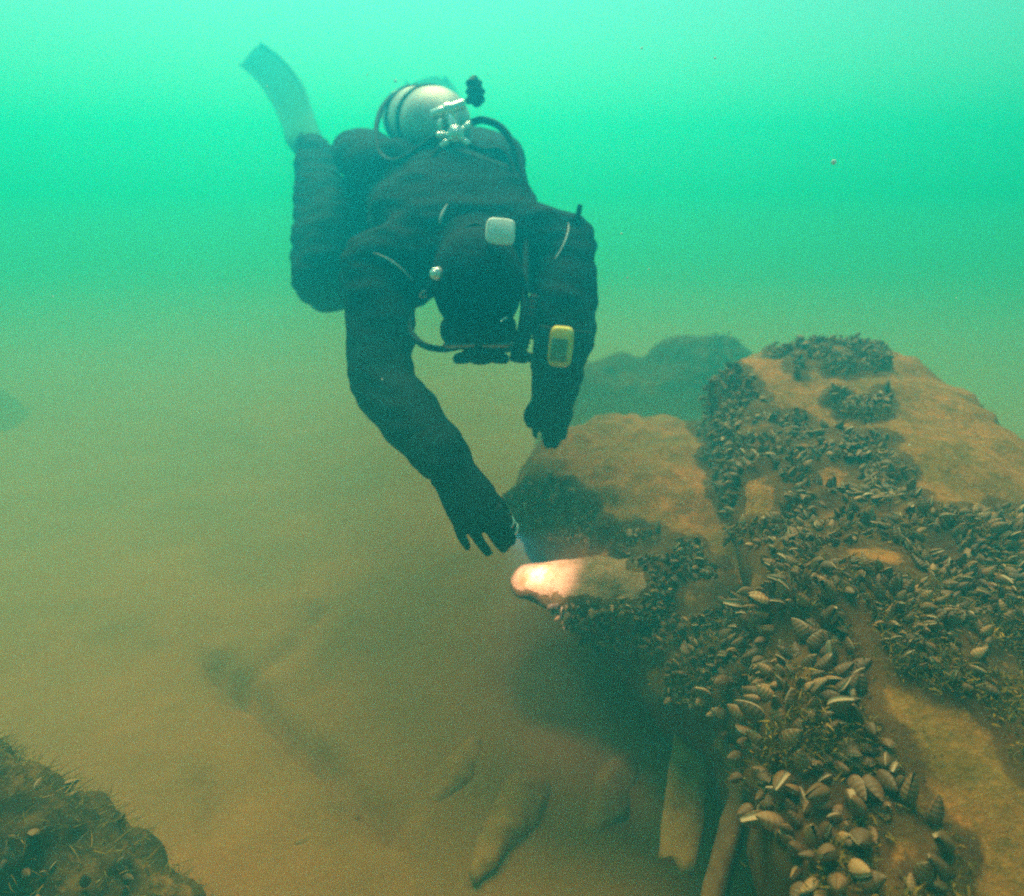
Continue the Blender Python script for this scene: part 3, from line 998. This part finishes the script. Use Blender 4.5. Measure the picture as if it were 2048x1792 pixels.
# ------------------------------------------------------------------ torch
t1 = Q(1020, 1060, 1.222); hit = Q(1078, 1148, 1.335)
td = (hit - t1).normalized()
torch = empty('torch', t1)
tag(torch, 'small lit black torch held in the diver\'s gloved hand', 'torch')
mb = MB()
mb.cyl(t1 - td * .075, t1 - td * .03, .0125); mb.cyl(t1 - td * .035, t1 - td * .004, .0165)
mb.build('torch_body', M_RUBBER, torch)
mb = MB(); mb.cyl(t1 - td * .006, t1 + td * .001, .0178, None, 24, .1); mb.cyl(t1 - td * .026, t1 - td * .020, .0176, None, 24, .1)
mb.build('bezel', M_CHROME, torch)
me_, nt_, b_ = mat('torch_light', .4)
b_.inputs['Emission Color'].default_value = (.9, .85, 1, 1); b_.inputs['Emission Strength'].default_value = 12
mb = MB(); mb.cyl(t1 + td * .0005, t1 + td * .002, .0145); mb.build('torch_lens', me_, torch)
for nm, en, sz, bl in (('torch_beam', 9.0, 18, .9), ('torch_spill', 5.0, 75, 1.0)):
    lt = bpy.data.lights.new(nm, 'SPOT')
    lt.energy = en; lt.color = (.9, .70, .92); lt.spot_size = R(sz); lt.spot_blend = bl; lt.shadow_soft_size = .012
    lo = bpy.data.objects.new(nm, lt); COL.objects.link(lo); lo.parent = torch
    lo.location = td * .006
    lo.rotation_euler = (-td).to_track_quat('Z', 'Y').to_euler()

# specks drifting in the water
M_SPECK = m_plain('pale_speck', (.8, .8, .75), .5, .4)
for (x, y, d, r, lab) in ((1668, 324, 1.1, .0045, 'white speck drifting in open water right of diver'), (791, 162, 1.6, .004, 'tiny pale bubble just above the scuba tank')):
    mb = MB(); mb.ell((0, 0, 0), (r, r * .7, r * .8), None, 12, 8)
    me = mb.mesh('speck'); displace(me, lambda co, nn: .001 * noise.noise(co * 400))
    o = link('speck' if r > .0042 else 'bubble', me, M_SPECK); o.location = Q(x, y, d)
    tag(o, lab, 'speck' if r > .0042 else 'bubble')

for k in range(16):
    mb = MB(); rr = random.uniform(.0009, .0018); mb.ell((0, 0, 0), (rr, rr * .7, rr * .8), None, 8, 6)
    o = link('speck', mb.mesh('speck'), M_SPECK); o.location = Q(random.uniform(60, 1990), random.uniform(60, 900), random.uniform(.7, 1.1))
    tag(o, 'tiny pale speck drifting in the open water', 'speck', 'tiny specks drifting in the water')

# ------------------------------------------------------------------ water body
hz = MB()
L = 20; zb = -2.2
hz.add([(-L, -L, zb), (L, -L, zb), (L, L, zb), (-L, L, zb), (-L, -L, WATER_TOP), (L, -L, WATER_TOP), (L, L, WATER_TOP), (-L, L, WATER_TOP)],
       [(3, 2, 1, 0), (4, 5, 6, 7), (0, 1, 5, 4), (1, 2, 6, 5), (2, 3, 7, 6), (3, 0, 4, 7)])
m = bpy.data.materials.new('murky_water'); m.use_nodes = True
nt = m.node_tree; nt.nodes.clear()
out = nt.nodes.new('ShaderNodeOutputMaterial'); pv = nt.nodes.new('ShaderNodeVolumePrincipled')
pv.inputs['Density Attribute'].default_value = ''
pv.inputs['Density'].default_value = WATER_DENSITY
pv.inputs['Color'].default_value = (*WATER_COLOR, 1)
pv.inputs['Absorption Color'].default_value = (*WATER_ABSORB, 1)
pv.inputs['Anisotropy'].default_value = WATER_G
nt.links.new(pv.outputs[0], out.inputs['Volume'])
try: m.cycles.homogeneous_volume = True
except Exception: pass
tag(hz.build('haze', m, None, False), 'murky teal green water filling the whole scene', 'water', kind='stuff')

# stirred-up silt hanging low over the lake bed: a thick layer, and a thin added one softening its edge
def silt_layer(prof, dens, colour, label):
    mb = MB(); SL = 19.5; s0 = -2.0; sv = []
    for x in (-SL, SL):
        sv += [(x, y, z) for y, z in prof] + [(x, SL, s0), (x, -SL, s0)]
    n = len(prof) + 2
    mb.add(sv, [tuple(range(n)), tuple(reversed(range(n, 2 * n)))] + [(k, k + n, (k + 1) % n + n, (k + 1) % n) for k in range(n)])
    me = mb.mesh('silt_haze', False)
    bm = bmesh.new(); bm.from_mesh(me); bmesh.ops.recalc_face_normals(bm, faces=bm.faces); bm.to_mesh(me); bm.free()
    m = bpy.data.materials.new('suspended_silt'); m.use_nodes = True
    nt = m.node_tree; nt.nodes.clear()
    out = nt.nodes.new('ShaderNodeOutputMaterial'); pv = nt.nodes.new('ShaderNodeVolumePrincipled')
    pv.inputs['Density Attribute'].default_value = ''
    pv.inputs['Density'].default_value = dens
    pv.inputs['Color'].default_value = (*colour, 1)
    pv.inputs['Anisotropy'].default_value = .3
    nt.links.new(pv.outputs[0], out.inputs['Volume'])
    try: m.cycles.homogeneous_volume = True
    except Exception: pass
    tag(link('silt_haze', me, m), label, 'silt', kind='stuff')
silt_layer([(-19.5, .12), (.75, .12), (1.5, .48), (2.6, .46), (4.5, .30), (8, .02), (13, -.45), (19.5, -1.2)], SILT_DENSITY, SILT_COLOR, 'thick tan silt cloud hanging low over the lake bed')
silt_layer([(-19.5, 1.02), (3.0, 1.02), (19.5, 1.0)], .08, (.30, .80, .50), 'thin green haze layer added to soften the silt cloud into the water')
